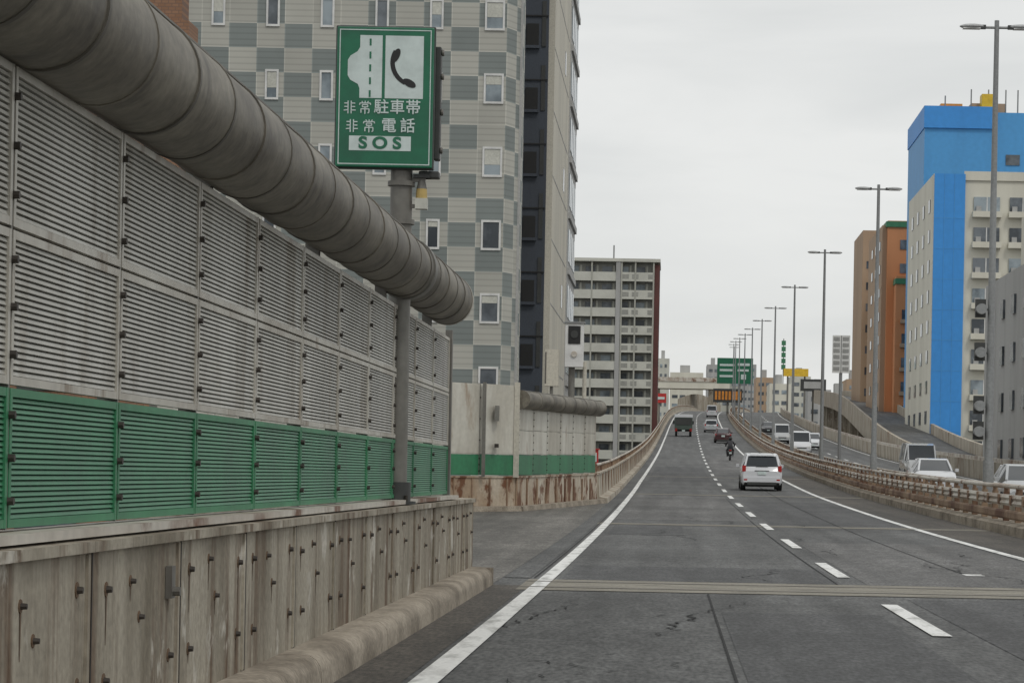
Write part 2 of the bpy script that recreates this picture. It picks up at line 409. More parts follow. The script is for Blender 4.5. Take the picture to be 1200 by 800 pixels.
duct(dp,(-2.25,-4,2.79),(-2.25,25.5,2.95),.248,.88,36)
dp.cyl((-2.25,25.5,2.95),(-2.25,25.56,2.95),.256,PFRAME,n=28)
for yy in range(-3,27,4):
    dp.box(-2.45,-2.36,yy,yy+.08,2.55,2.78,POLE)
dp.done(smooth=True)

# bay walls ------------------------------------------------------------------
def seg_wall(mb,p0,p1,prof,m,z0=0,z1=0):
    p0=Vector((*p0,0));p1=Vector((*p1,0));d=(p1-p0);L_=d.length;d.normalize();nr=Vector((d.y,-d.x,0))
    n=len(prof);vs=[p0+nr*a+Vector((0,0,b+z0)) for a,b in prof]+[p1+nr*a+Vector((0,0,b+z1)) for a,b in prof]
    fs=[(i,i+1,n+i+1,n+i) for i in range(n-1)]+[tuple(range(n)),tuple(range(2*n-1,n-1,-1))]
    mb.add(vs,fs,m)
bp=MB("emergency_bay_parapet")
PR=[(0,-1.2),(0,.88),(.03,.885),(.03,.93),(-.3,.93),(-.3,-1.2)]
zA=rz(66);zB=rz(68);zC=rz(80)
seg_wall(bp,(-5.8,66),(-4.1,68.2),PR,RUSTW,zA,zB)
seg_wall(bp,(-4.1,68.2),(-2.26,80),PR,RUSTW,zB,zC)
seg_wall(bp,(-5.8,28.8),(-5.8,66),PR,CONC,0,zA)
seg_wall(bp,(-2.62,28.5),(-5.8,28.8),[(0,-1.2),(0,.93),(-.3,.93),(-.3,-1.2)],CONC,0,0)
KP=[(.001,-.1),(.001,.14),(.2,.13),(.25,-.1)]
seg_wall(bp,(-5.7,66),(-4.1,68.2),KP,KERB,zA,zB); seg_wall(bp,(-4.1,68.2),(-2.2,80),KP,KERB,zB,zC)
for i in range(9):
    t=i/9; x=-4.1+1.84*t; y_=68.2+11.8*t; bp.cyl((x+.02,y_,.15+zB),(x+.02,y_,.88+zB),.03,RUSTD,n=6)
for i in range(4):
    t=(i+.5)/4; x=-5.8+1.7*t; y_=66+2.2*t; bp.cyl((x,y_-.01,.15+zA),(x,y_-.01,.88+zA),.03,RUSTD,n=6)
bp.done()
rowsA=[(.95,1.50,True),(1.50,3.35,False)]
n1=barrier("bay_noise_barrier",(-5.85,65.9),(-4.15,68.1),rowsA,1.4,louvre=False,zb0=zA,zb1=zB)
n1.box(-4.17,-4.03,68.05,68.2,.9+zB,3.65,CREAM)
n1.box(-4.93,-4.84,66.9,67.0,.9+zB,3.6,POLE)
n1.box(-4.62,-4.52,67.2,67.45,2.6,3.0,POLE); n1.box(-4.62,-4.52,67.2,67.45,1.9,2.0,BOLT)
n1.box(-5.9,-4.1,65.6,65.62,3.62,3.64,POLE) if False else None
n1.done()
rowsB=[(.95,1.5,True),(1.5,2.15,False),(2.15,2.75,False)]
n2=barrier("bay_noise_barrier",(-4.05,68.3),(-2.32,79.6),rowsB,1.9,louvre=False,zb0=zB,zb1=zC); n2.done()
n3=barrier("bay_noise_barrier",(-5.82,29),(-5.82,65.8),rowsB,3.6,louvre=False,zb0=0,zb1=zA); n3.done()
d2=MB("bay_barrier_duct"); duct(d2,(-4.0,68.2,2.98+zB),(-2.26,79.9,2.95+zC),.25,1.6); d2.done(smooth=True)

lp=MB("left_far_parapet")
sweep(lp,[(-1.92,-.1),(-1.95,.16),(-2.2,.2),(-2.24,.88),(-2.2,.9),(-2.2,.95),(-2.5,.95),(-2.5,-1.3)],grid(80,740),CONC_L)
yy=84
while yy<300:
    lp.box(rc(yy)-2.225,rc(yy)-2.19,yy,yy+.12,rz(yy)+.2,rz(yy)+.9,RUSTD); yy+=4
lp.done()
lr=MB("left_parapet_rail")
def rail(mb,x,h,y0,y1,post,m=RAILW,mp=RUSTD,r=.045,z0=.9):
    sweepring=[(x+r*math.cos(t),h+r*math.sin(t)) for t in [2*math.pi*i/8 for i in range(9)]]
    sweep(mb,sweepring,yl(y0,y1,5),m)
    y=y0
    while y<y1:
        c=rc(y);z=rz(y); mb.box(c+x-.04,c+x+.04,y-.05,y+.05,z+z0,z+h,mp); y+=post
rail(lr,-2.35,1.18,81,560,3); lr.done()

# right parapets / median
rp=MB("right_kerb")
sweep(rp,[(7.25,-.1),(7.25,.20),(7.33,.24),(7.6,.24),(7.85,.24),(7.85,-1.3)],grid(-20,738),KERB)
rp.done()
rg=MB("right_guardrail")
ysr=yl(-20,738,5)
sweep(rg,[(7.50,.60),(7.46,.66),(7.50,.72),(7.46,.78),(7.50,.85),(7.54,.85),(7.54,.60)],ysr,RAILW)
rail(rg,7.62,1.02,-20,600,2.0,RAILW,RUSTD,.05,.24)
sweep(rg,[(7.52,.30),(7.49,.34),(7.49,.46),(7.52,.50),(7.56,.50),(7.56,.30)],ysr,RUSTD)
y=-20
while y<400:
    c=rc(y);z=rz(y); rg.box(c+7.57,c+7.70,y-.07,y+.07,z+.24,z+.9,RUSTD); rg.box(c+7.44,c+7.47,y-.10,y+.10,z+.62,z+.84,RUSTD); y+=2.0
rg.done()
ms=MB("median_slab")
sweep(ms,[(7.86,-.12),(8.79,-.12)],grid(-20,738),CONC); ms.done()
mp_=MB("median_parapet")
sweep(mp_,[(8.8,-1.3),(8.8,.62),(9.05,.62),(9.15,.2),(9.3,.16),(9.3,0)],grid(-20,738),CONC_L)
rail(mp_,8.92,.95,-20,600,2.5,RAILW,RUSTD,.04,.6)
mp_.done()
op=MB("outer_parapet")
sweep(op,[(16.95,0),(16.9,1.05),(17.2,1.05),(17.25,-1.4)],grid(-20,738),CONC_L)
sweep(op,[(17.0,1.05),(17.0,1.25),(17.1,1.25),(17.1,1.05)],grid(-20,738),RAILW)
op.done()
def sm(a,b,y):
    t=min(1,max(0,(y-a)/(b-a))); return t*t*(3-2*t)
rmp=MB("ramp_viaduct")
fx=lambda y: 1.0+6*sm(130,430,y)
fz=lambda y: 3.6*sm(150,400,y)
ys=yl(130,520,8)
sweep(rmp,[(16.4,-1.5),(16.4,1.0),(16.65,1.0),(16.65,.02)],ys,CONC_L,fx,fz)
sweep(rmp,[(16.65,.02),(22,.02)],ys,A_ROAD,fx,fz)
sweep(rmp,[(22,.02),(22,1.0),(22.3,1.0),(22.3,-1.5)],ys,CONC_L,fx,fz)
for yy in range(160,520,30):
    c=rc(yy)+fx(yy)+19; rmp.box(c-1,c+1,yy,yy+2,-9,rz(yy)+fz(yy)-.2,CONC)
rmp.done()
pr=MB("viaduct_piers")
for yy in range(-20,700,40):
    c=rc(yy)
    for x in(2.6,13): pr.box(c+x-1.2,c+x+1.2,yy,yy+2.2,-9,rz(yy)-1.38,CONC)
    pr.box(c-2,c+17,yy-.3,yy+2.5,rz(yy)-2.3,rz(yy)-1.37,CONC)
pr.done()

# ------------------------------------------------------------------ SOS sign
SX,SY=-2.30,21.5
sg=empty("emergency_telephone_sign",(SX,SY,0))
p=MB("pole"); p.cyl((-.0,0,.955),(0,0,4.85),.092,POLE,n=20)
p.cyl((0,0,.98),(0,0,1.14),.125,DARKM,n=20)
p.cyl((0,0,.956),(0,0,.98),.17,DARKM,n=20)
for i in range(4):
    a=R(45+90*i); p.cyl((.14*math.cos(a),.14*math.sin(a),.98),(.14*math.cos(a),.14*math.sin(a),1.03),.015,BOLT,n=6)
for zz in(3.30,3.62): p.cyl((0,0,zz),(0,0,zz+.04),.115,POLE,n=20)
p.cyl((.05,-.10,2.93),(.05,.10,2.932),.262,POLE,n=36)
p.cyl((-.09,-.05,1.3),(-.09,-.05,2.65),.018,DARKM,n=8)
p.done(sg,smooth=True)
bx=MB("sign_box")
cx,cz=-.14,4.345; hw,hh=.405,.585; fy=-.14
bx.box(cx-hw,cx+hw,fy,.06,cz-hh,cz+hh,SGREEN)
bx.box(cx-hw-.012,cx+hw+.012,fy+.02,fy+.05,cz-hh-.012,cz+hh+.012,DARKM)
bx.box(cx+hw,cx+hw+.05,-.02,.10,cz-.50,cz+.45,DARKM)
bx.box(cx+hw-.12,cx+hw+.05,-.04,.09,cz-hh-.07,cz-hh-.012,DARKM)
for zz in(-.42,-.1,.2,.4): bx.cyl((cx+hw+.05,0,cz+zz),(cx+hw+.075,0,cz+zz),.03,POLE,n=8)
bx.done(sg,bevel=.01)
fc=MB("sign_face")
F=fy-.003
def rect(mb,x0,x1,z0,z1,m,y): mb.poly([(x0,y,z0),(x1,y,z0),(x1,y,z1),(x0,y,z1)],m)
bw=.008
x0,x1,z0,z1=cx-hw+.022,cx+hw-.022,cz-hh+.022,cz+hh-.022
for q in((x0,x1,z0,z0+bw),(x0,x1,z1-bw,z1),(x0,x0+bw,z0+bw,z1-bw),(x1-bw,x1,z0+bw,z1-bw)): rect(fc,*q,SWHITE,F)
def SP(px,py): return (cx-hw+(px-396)*.00717, cz+hh-(py-36)*.00717)
pts=[(423,46),(449,46),(449,119),(423,119),(423,108),(421,103),(412,98),(409,93),(409,75),(412,70),(420,65),(423,60)]
fc.poly([(SP(a,b)[0],F,SP(a,b)[1]) for a,b in pts][::-1],SWHITE)
for py in range(50,118,15):
    a=SP(434,py+8);b=SP(436.2,py); rect(fc,a[0],b[0],a[1],b[1],SGREEN,F-.003)
a=SP(452.5,119);b=SP(497,46); rect(fc,a[0],b[0],a[1],b[1],SWHITE,F)
def arcpts(c,r,a0,a1,n): return [(c[0]+r*math.cos(R(a0+(a1-a0)*i/n)),c[1]+r*math.sin(R(a0+(a1-a0)*i/n))) for i in range(n+1)]
oc=SP(487,77)
outer=arcpts(oc,.205,150,245,14); inner=arcpts((oc[0]+.008,oc[1]+.0),.175,245,150,14)
for i in range(14):
    q=[outer[i],outer[i+1],inner[13-i],inner[14-i]]
    fc.poly([(x,F-.003,z) for x,z in q],BLACK)
def blob(c,ra,rb,ang,m=BLACK,n=18):
    ca,sa=math.cos(R(ang)),math.sin(R(ang))
    fc.poly([(c[0]+ra*math.cos(t)*ca-rb*math.sin(t)*sa,F-.0045,c[1]+ra*math.cos(t)*sa+rb*math.sin(t)*ca) for t in [2*math.pi*i/n for i in range(n)]],m)
blob(SP(465,69),.062,.030,66); blob(SP(481,101),.060,.030,-28)
a=SP(412,180);b=SP(484,163); rect(fc,a[0],b[0],a[1],b[1],SWHITE,F)
def stroke_char(px,py,size,strokes,w=8.5):
    c=SP(px,py); k=size/100*.94
    for n_,(xa,ya,xb,yb) in enumerate(strokes):
        d=Vector((xb-xa,yb-ya)); L_=d.length; d/=L_; nx,ny=-d.y*w/2,d.x*w/2
        q=[(xa+nx,ya+ny),(xb+nx,yb+ny),(xb-nx,yb-ny),(xa-nx,ya-ny)]
        fc.poly([(c[0]+(x-50)*k,F-.001-.0004*n_,c[1]+(y-50)*k) for x,y in q],SWHITE)
TSUNE=[(50,99,50,82),(25,97,33,84),(75,97,67,84),(10,82,90,82),(12,82,8,68),(90,82,91,69),
       (30,70,70,70),(30,70,30,52),(70,70,70,52),(30,53,70,53),
       (18,38,82,38),(20,38,20,8),(80,38,80,10),(50,53,50,0),(80,10,70,8)]
HI=[(38,98,38,2),(62,98,62,2),(10,80,38,80),(10,54,38,54),(6,26,38,30),(62,80,92,80),(62,54,92,54),(62,28,96,28)]
for (px_,py_,ch) in((412,130,HI),(430,130,TSUNE),(415,151.5,HI),(435,151.5,TSUNE)): stroke_char(px_,py_,.118,ch,8)
fc.done(sg)
def text(s,px,py,size,m,parent,sx=1.0,bold=.0,name="lettering"):
    cu=bpy.data.curves.new(name,'FONT'); cu.body=s; cu.size=size; cu.align_x='CENTER'; cu.align_y='CENTER'; cu.offset=bold
    o=bpy.data.objects.new(name,cu); COL.objects.link(o); cu.materials.append(m)
    c=SP(px,py); o.location=(c[0],F-.004,c[1]); o.rotation_euler=(R(90),0,0); o.scale=(sx,1,1); o.parent=parent
    return o
for ch,px_,py_ in(("駐",449,130),("車",467.5,130),("帯",486,130),("電",458,151.5),("話",480,151.5)):
    text(ch,px_,py_,.128,SWHITE,sg,1.0,.0015)
text("S O S",448,171.5,.135,SGREEN,sg,1.15,.005)
lm=MB("beacon_lamp")
lm.box(.0,.2,-.02,.02,3.66,3.69,POLE)
lm.cyl((.17,0,3.60),(.17,0,3.67),.045,POLE,r1=.03,n=12)
lm.box(.10,.24,-.05,.05,3.69,3.72,DARKM)
lm.cyl((.17,0,3.52),(.17,0,3.60),.05,AMB,r1=.045,n=12)
lm.box(.12,.22,-.05,.05,3.43,3.52,APTB)
lm.box(.0,.15,-.02,.02,3.44,3.47,POLE)
lm.done(sg)

# ------------------------------------------------------------------ street lamps
def lamp(Y,X=8.1,H=12.4,extras=False):
    z=rz(Y); c=rc(Y)
    mb=MB("street_lamp")
    mb.box(-.2,.2,-.25,.25,-.2,.5,CONC)
    mb.cyl((0,0,.5),(0,0,H),.115,LAMPP,r1=.06,n=12)
    mb.cyl((0,0,.5),(0,0,1.6),.14,LAMPP,n=12)
    mb.cyl((-.34,0,H-.18),(.34,0,H-.18),.035,LAMPP,n=8)
    for s in(-1,1):
        mb.ell((s*.62,0,H-.16),.33,.15,.07,LAMPH)
        mb.box(min(s*.28,s*.42),max(s*.28,s*.42),-.06,.06,H-.22,H-.12,DARKM)
        mb.box(min(s*.42,s*.86),max(s*.42,s*.86),-.10,.10,H-.225,H-.2,LCLR)
    if extras:
        for zz in(5.2,4.1,2.75,2.1):
            mb.cyl((-.27,-.26,zz+.22),(-.27,.0,zz+.22),.135,LAMPP,n=16)
            mb.box(-.40,-.14,.0,.16,zz+.02,zz+.48,DARKM)
            mb.cyl((-.2,.1,zz+.22),(0,0,zz+.22),.03,DARKM,n=6)
    o=mb.done(loc=(c+X,Y,z),smooth=True); return o
for i in range(12): lamp(65+37*i,X=8.08,H=12.75 if i==0 else 12.35,extras=(i==0))

# ------------------------------------------------------------------ buildings
ZG=-9
def windows(mb,face,u0,u1,z0,z1,nu,nz,plane,ww,wh,frame=FRAMEW,glass=GLASS,proud=.05,skip=0,sgn=-1):
    du=(u1-u0)/nu; dz=(z1-z0)/nz
    for i in range(nu):
        for j in range(nz):
            if random.random()<skip: continue
            uc=u0+du*(i+.5); zc=z0+dz*(j+.5)
            def B(ua,ub,za,zb,d0,d1,m):
                lo,hi=sorted((plane+sgn*d0,plane+sgn*d1))
                if face=='y': mb.box(ua,ub,lo,hi,za,zb,m)
                else: mb.box(lo,hi,ua,ub,za,zb,m)
            a=uc-ww/2;b=uc+ww/2;c=zc-wh/2;d=zc+wh/2;t=.09
            B(a+t,b-t,c+t,d-t,-.02,.01,glass)
            B(a,b,c,c+t,-.02,proud,frame); B(a,b,d-t,d,-.02,proud,frame)
            B(a,a+t,c+t,d-t,-.02,proud,frame); B(b-t,b,c+t,d-t,-.02,proud,frame)
b=MB("checkered_office_tower")
X0,X1,Y0=-24,-7.05,106.0
b.box(X0,X1,Y0,Y0+12,ZG,38,TILE)
b.add([(X1,Y0+.02,ZG),(X1,Y0+.02,38),(-6.55,Y0+1.2,38),(-6.55,Y0+1.2,ZG),(-7.4,Y0+12,ZG),(-7.4,Y0+12,38),(X1-.4,Y0+12,38)],
      [(0,3,2,1),(3,4,5,2),(1,2,5,6)],TILE)
b.box(-6.62,-6.5,Y0+1.1,Y0+1.25,ZG,38,BGREY)
zf=20.15
for k in range(-9,10):
    z=zf-3.03*k
    if z>36 or z<ZG+2: continue
    for i in range(7):
        xc=-7.6-2.26*i - (0.15 if i else 0)
        w=.82 if i==0 else .56; h=1.25
        gl=(GLASSL if random.random()<.75 else GLASS) if k<3 else GLASS
        b.box(xc-w/2,xc+w/2,Y0-.06,Y0-.001,z-h/2,z-h/2+.09,FRAMEW); b.box(xc-w/2,xc+w/2,Y0-.06,Y0-.001,z+h/2-.09,z+h/2,FRAMEW)
        b.box(xc-w/2,xc-w/2+.08,Y0-.06,Y0-.001,z-h/2+.09,z+h/2-.09,FRAMEW); b.box(xc+w/2-.08,xc+w/2,Y0-.06,Y0-.001,z-h/2+.09,z+h/2-.09,FRAMEW)
        b.box(xc-w/2+.08,xc+w/2-.08,Y0-.02,Y0-.001,z-h/2+.09,z+h/2-.09,gl)
        if random.random()<.5: b.box(xc-w/2+.09,xc+w/2-.09,Y0-.03,Y0-.021,z+h/2-.09-random.uniform(.2,.7),z+h/2-.1,APTB)
b.done()
b=MB("charcoal_cream_highrise")
b.box(-9,-6.28,124,131,ZG,48,CHAR)
b.box(-6.28,-5.98,124.3,141,ZG,48,CREAM)
b.box(-9,-5.98,141.01,142,ZG,47,CREAM)
b.box(-9,-5.92,142,152,ZG,48,BGREY)
for k in range(18):
    z=-6+3.1*k
    b.box(-7.35,-6.75,123.92,124.2,z+.05,z+1.1,BLACK)
    b.box(-7.4,-6.7,123.8,124.1,z-.10,z+.04,CHAR)
    b.box(-7.6,-6.3,123.93,124.1,z+1.45,z+1.52,BLACK)
    b.box(-6.6,-6.4,123.95,124.1,z,z+2.2,DARKM)
    b.box(-6.0,-5.965,124.4,140.9,z,z+.06,BGREY)
    if k%2: b.box(-6.0,-5.96,136,137.2,z+.6,z+1.8,GLASS)
    b.box(-5.93,-5.80,142.2,151.8,z-.25,z+.1,BGREY)
    for yy in range(4): b.box(-5.93,-5.88,142.6+2.3*yy,144.2+2.3*yy,z+.5,z+2.3,GLASSL)
b.done()
b=MB("brown_brick_building")
b.box(-23,-11.25,58,58.8,ZG,16,BRICK); b.box(-23,-12.4,58.8,62,ZG,15.9,BRICK); b.box(-23,-11.05,57.8,58.9,10.9,11.3,BRICK)
b.box(-11.6,-11.02,57.7,58.95,10.0,10.9,TAN)
windows(b,'y',-22,-13,-8,15,4,7,58,1.4,1.2,DARKM,GLASS,.04)
b.done()
b=MB("balcony_apartment_block")
AY=400.; ax0,ax1=-17.0,-3.6
b.box(ax0,ax1+.6,AY+1.5,AY+14,ZG,34.6,APTW)
b.box(ax1+.6,ax1+1.4,AY+.4,AY+16,ZG,34.2,APTR)
for k in range(16):
    z=34.6-2.78*(k+1)
    if z<ZG: break
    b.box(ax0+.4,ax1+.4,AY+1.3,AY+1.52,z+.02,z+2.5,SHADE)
    for i in range(5):
        xx=ax0+.6+i*2.6; b.box(xx,xx+1.5,AY+1.24,AY+1.31,z+.1,z+2.1,GLASS if random.random()<.6 else GLASSL); b.box(xx+1.7,xx+2.0,AY+1.2,AY+1.31,z+.1,z+2.3,APTB)
    b.box(ax0+.2,ax1+.5,AY,AY+1.5,z-.2,z,APTB)
    b.box(ax0+.2,ax0+8.3,AY-.06,AY+.06,z-.25,z+1.15,APTB)
    b.box(ax0+8.9,ax1+.5,AY-.06,AY+.06,z-.25,z+1.15,APTB)
    for xx in (ax0+9.0,ax0+10.5,ax1-.4): b.box(xx,xx+1,AY-.09,AY-.06,z+.15,z+.85,SHADE)
    b.box(ax1+.2,ax1+.56,AY+.06,AY+1.5,z,z+1.1,APTB)
    b.box(ax1+1.35,ax1+1.46,AY+3,AY+5,z+.6,z+1.8,GLASS)
for xx in(ax0,ax0+4.1,ax0+8.2,ax0+8.75,ax0+10.9,ax1+.35): b.box(xx,xx+.24,AY-.1,AY+1.48,ZG,34.6,APTW)
b.box(ax0-.2,ax1+1.5,AY-.3,AY+16,34.6,35.1,APTB)
b.box(ax0+8.0,ax0+8.7,AY-.2,AY-.1,ZG,35,BGREY)
b.cyl((-9.5,AY+4,35),(-9.5,AY+4,37.5),.12,LAMPP)
b.done()
b=MB("blue_cream_apartment_building")
bx0=25.9;BY=256
b.box(bx0,bx0+3.1,BY,BY+27,ZG,32,BLUE)
b.box(bx0-.05,bx0-.0,BY+.05,BY+26.9,ZG,32,CREAMW)
b.box(bx0+3.1,bx0+11,BY+.3,BY+27,ZG,32,CREAMW)
b.box(bx0+3.0,bx0+11.2,BY+.1,BY+.3,31.4,32.3,CREAMW)
for k in range(13):
    z=29-3.05*k
    for i in range(2):
        xx=bx0+4.0+i*3.6
        b.box(xx,xx+2.6,BY+.1,BY+.31,z-.75,z+.75,GLASS if (k+i)%3 else GLASSL)
        b.box(xx-.15,xx+2.75,BY-.5,BY+.3,z-1.3,z-.72,CREAMW)
        b.box(xx+1.25,xx+1.35,BY+.05,BY+.12,z-.7,z+.75,FRAMEW)
        b.box(xx+.2,xx+.7,BY-.3,BY+.05,z-.72,z-.2,BGREY)
    for yy in range(4):
        y=BY+3+yy*6; b.box(bx0-.12,bx0-.04,y,y+1.6,z-.6,z+.7,GLASS)
for xx in (1.0,2.0): b.box(bx0+xx,bx0+xx+.05,BY-.03,BY,ZG,32,BLUED)
for k in range(12): b.box(bx0+.01,bx0+3.09,BY-.02,BY-.001,-6+3.05*k,-5.95+3.05*k,BLUED)
b.done()
b=MB("blue_highrise")
b.box(28.3,40,292,312,ZG,43.4,BLUED); b.box(28.2,36.5,291.7,312.2,41.5,44,BLUE)
b.box(30.5,33,296,306,44,44.9,ORG); b.box(34,38,296,306,43.4,45,TAN); b.box(35,36.5,294,296,44,45.8,YEL)
for xx in(31,34,36,38,39.4): b.cyl((xx,296,43),(xx,296,46.6 if xx>33 else 45.8),.08,LAMPP)
for k in range(13):
    z=38-3.1*k; b.box(37.6,39.2,291.9,292.1,z-.6,z+.6,GLASS)
for j in range(6): b.box(28.3,39.9,291.96,292,-5+8*j,-4.94+8*j,BLUE)
b.done()
b=MB("orange_apartment_building")
b.box(26.9,31.2,323,345,ZG,34.0,ORANGE); b.box(26.3,26.9,324,346,ZG,33.5,TAN)
b.box(26.7,31.3,322.8,345.2,33.2,33.9,GREENT); b.box(27.8,31.4,320,322.9,ZG,26.8,ORANGE); b.box(27.7,31.5,319.8,322.9,25.8,26.5,GREENT)
for k in range(13):
    z=31-3*k
    b.box(28.5,29.9,322.9,323.05,z-.6,z+.6,GLASS)
    if z<25: b.box(28.6,29.9,319.9,320.05,z-.6,z+.6,GLASS); b.box(28.4,30.1,319.5,320,z-1.1,z-.62,TAN)
    for yy in range(3): b.box(26.23,26.35,326+6*yy,328+6*yy,z-.5,z+.6,GLASS)
b.done()
b=MB("tan_apartment_building")
b.box(27.4,31.5,372,390,ZG,37.5,TAN); b.box(30,34.5,366,385,ZG,31.5,TAN)
windows(b,'y',27.7,30,-6,34,2,13,372,.8,1.3,TAN,GLASS,.03)
b.done()
b=MB("grey_office_building")
gx=1.25
b.box(20.1+gx,36,152,175,ZG,14.6,BGREY); b.box(22.6+gx,36,158,176,14.6,19.4,CREAMW)
b.box(20.0+gx,36.2,151.8,152.0,13.9,15.0,CREAMW)
for k in range(8):
    z=12.4-3*k
    b.box(20.5+gx,36,151.85,152.05,z-.7,z+.7,GLASS)
    for i in range(7): b.box(20.5+gx+i*1.3,20.62+gx+i*1.3,151.8,151.9,z-.7,z+.7,FRAMEW)
    for yy in range(4): b.box(19.95+gx,20.12+gx,154+5.3*yy,155.4+5.3*yy,z-.6,z+.6,GLASS)
b.box(24.2+gx,33,157.9,158.1,16.2,17.6,GLASS)
b.done()
b=MB("rooftop_billboard")
b.box(21.0,22.8,150.6,150.8,16.6,18.8,DARKM); b.box(21.1,22.7,150.5,150.6,16.7,18.7,GREENT); b.box(21.4,21.55,150.8,151,14.9,17,POLE); b.box(22.3,22.45,150.8,151,14.9,17,POLE)
b.box(21.3,22.5,150.8,152.3,14.98,15.0,POLE)
b.done()
b=MB("distant_buildings")
def blk(px0,px1,py,Y,m,win=True):
    x0=(px0-785)/3000*Y;x1=(px1-785)/3000*Y;z1=1.23+(558-py)/3000*Y
    b.box(x0,x1,Y,Y+25,ZG,z1,m)
    b.box(x0+(x1-x0)*.3,x0+(x1-x0)*.6,Y+4,Y+10,z1,z1+3,BGREY)
    if win:
        z=z1-2.5
        while z>ZG+2 and z>z1-50:
            n=max(2,int((x1-x0)/3.2)); du=(x1-x0-1)/n
            for i in range(n):
                b.box(x0+.5+du*i+.4,x0+.5+du*(i+1)-.4,Y-.1,Y+.1,z-.7,z+.5,GLASS if random.random()<.6 else GLASSL)
            z-=3.4
for a in((768,782,420,900,APTB),(783,822,436,1000,CREAMW),(826,842,426,1100,BGREY),(842,866,440,900,APTW),(864,884,425,1200,BGREY),(884,905,440,950,TAN),
         (900,925,447,800,CREAMW),(924,948,438,850,APTB),(945,972,453,700,BGREY),(968,1000,459,620,APTW),(990,1006,440,800,TAN),(1000,1040,470,560,CREAMW),
         (1036,1070,485,520,BGREY),(1060,1100,470,520,APTW),(1100,1300,455,600,BGREY),(600,700,430,700,APTW),(690,765,470,620,TAN)): blk(*a)
b.done()
b=MB("far_billboard")
Y=640
def X_(px,Y): return (px-785)/3000*Y
def Z_(py,Y): return 1.23+(558-py)/3000*Y
b.box(X_(916,Y),X_(945,Y),Y,Y+.5,Z_(438,Y),Z_(429,Y),YEL); b.box(X_(920,Y),X_(922,Y),Y+.5,Y+1,0,Z_(430,Y),POLE); b.box(X_(940,Y),X_(942,Y),Y+.5,Y+1,0,Z_(430,Y),POLE)
b.done()
b=MB("far_billboard")
b.box(X_(936,500),X_(966,500),500,500.5,Z_(455,500),Z_(441,500),DARKM); b.box(X_(940,500),X_(962,500),499.9,500,Z_(452,500),Z_(444,500),BGREY); b.box(X_(950,500),X_(952,500),500.5,501,0,Z_(450,500),POLE)
b.done()
b=MB("distant_roof_sign_tower")
for i in range(5): b.box(X_(913,900),X_(918,900),900,900.6,Z_(402+7*i,900),Z_(396.5+7*i,900),GREENT)
b.box(X_(915,900),X_(916,900),900.6,901,0,Z_(394,900),POLE); b.done()
b=MB("overpass_bridge")
b.box(-30,14,618,626,22.5,24.2,CREAMW); b.box(-30,14,617.8,618,24.2,25.2,RAILW)
for x in(-4,9): b.box(x,x+1.2,619,625,-9,22.5,CONC)
b.done()
b=MB("red_route_sign"); b.box(X_(766,600),X_(779,600),600,600.3,Z_(472,600),Z_(461,600),REDP); b.box(X_(768,600),X_(777,600),599.9,600,Z_(468,600),Z_(465,600),SWHITE); b.box(X_(770,600),X_(772,600),600.3,600.7,0,Z_(466,600),POLE); b.done()
b=MB("curved_viaduct_wall")
pp=[]
for i in range(17):
    t=i/16; pp.append((1.5+11*t, 600+45*math.sin(t*math.pi*.5), 19.4+2.2*math.sin(t*math.pi)))
for i in range(16):
    a,c=pp[i],pp[i+1]
    b.add([(a[0],a[1],-9),(c[0],c[1],-9),(c[0],c[1],c[2]),(a[0],a[1],a[2]),(a[0],a[1]+.4,a[2]),(c[0],c[1]+.4,c[2])],[(0,1,2,3),(3,2,5,4)],CONC_L)
b.done()
b=MB("overhead_direction_sign")
Y=440
b.box(X_(838,Y),X_(880,Y),Y,Y+.3,Z_(448,Y),Z_(418,Y),SGREEN)
for (a,c,d,e) in((841,858,425,427.5),(841,856,431,433.5),(841,857,438,440.5),(862,876,424,427),(862,875,431,433.5),(866,872,437,443)):
    b.box(X_(a,Y),X_(c,Y),Y-.05,Y,Z_(e,Y),Z_(d,Y),SWHITE)
b.cyl((X_(861,Y)+.5,Y+.6,rz(Y)-1),(X_(861,Y)+.5,Y+.6,Z_(418,Y)),.22,POLE)
b.cyl((X_(838,Y),Y+.6,Z_(433,Y)),(X_(880,Y),Y+.6,Z_(433,Y)),.15,POLE)
b.done()
b=MB("variable_message_sign")
Y=450
b.box(X_(834,Y),X_(868,Y),Y,Y+.5,Z_(470,Y),Z_(454,Y),DARKM)
for i in range(8): b.box(X_(836+4*i,Y),X_(838.6+4*i,Y),Y-.05,Y,Z_(467,Y),Z_(457,Y),ORG)
b.cyl((X_(851,Y),Y+.6,rz(Y)-1),(X_(851,Y),Y+.6,Z_(456,Y)),.2,POLE); b.done()
b=MB("guide_sign_back")
Y=152; c=X_(983,Y)
for s in(-1,1):
    b.box(c+s*.27-.25,c+s*.27+.25,Y,Y+.08,Z_(433,Y),Z_(389,Y),FRAMEW)
    for j in range(6): b.box(c+s*.27-.18,c+s*.27+.18,Y-.03,Y,Z_(430-7*j,Y),Z_(426-7*j,Y),BGREY)
b.cyl((c,Y+.15,rz(Y)-.6),(c,Y+.15,Z_(389,Y)),.1,LAMPP); b.done()
b=MB("roadside_camera_cabinet")
Y=84; c=X_(670,Y)
b.box(c-.3,c+.3,Y,Y+.5,Z_(432,Y),Z_(381,Y),FRAMEW)
b.box(c-.2,c+.2,Y-.03,Y,Z_(405,Y),Z_(384,Y),BLACK); b.cyl((c,Y-.06,Z_(394,Y)),(c,Y-.03,Z_(394,Y)),.13,DARKM)
b.cyl((c,Y-.05,Z_(417,Y)),(c,Y,Z_(417,Y)),.10,RAILW)
b.box(c-.34,c+.34,Y-.05,Y+.55,Z_(381,Y),Z_(379,Y),LAMPP)
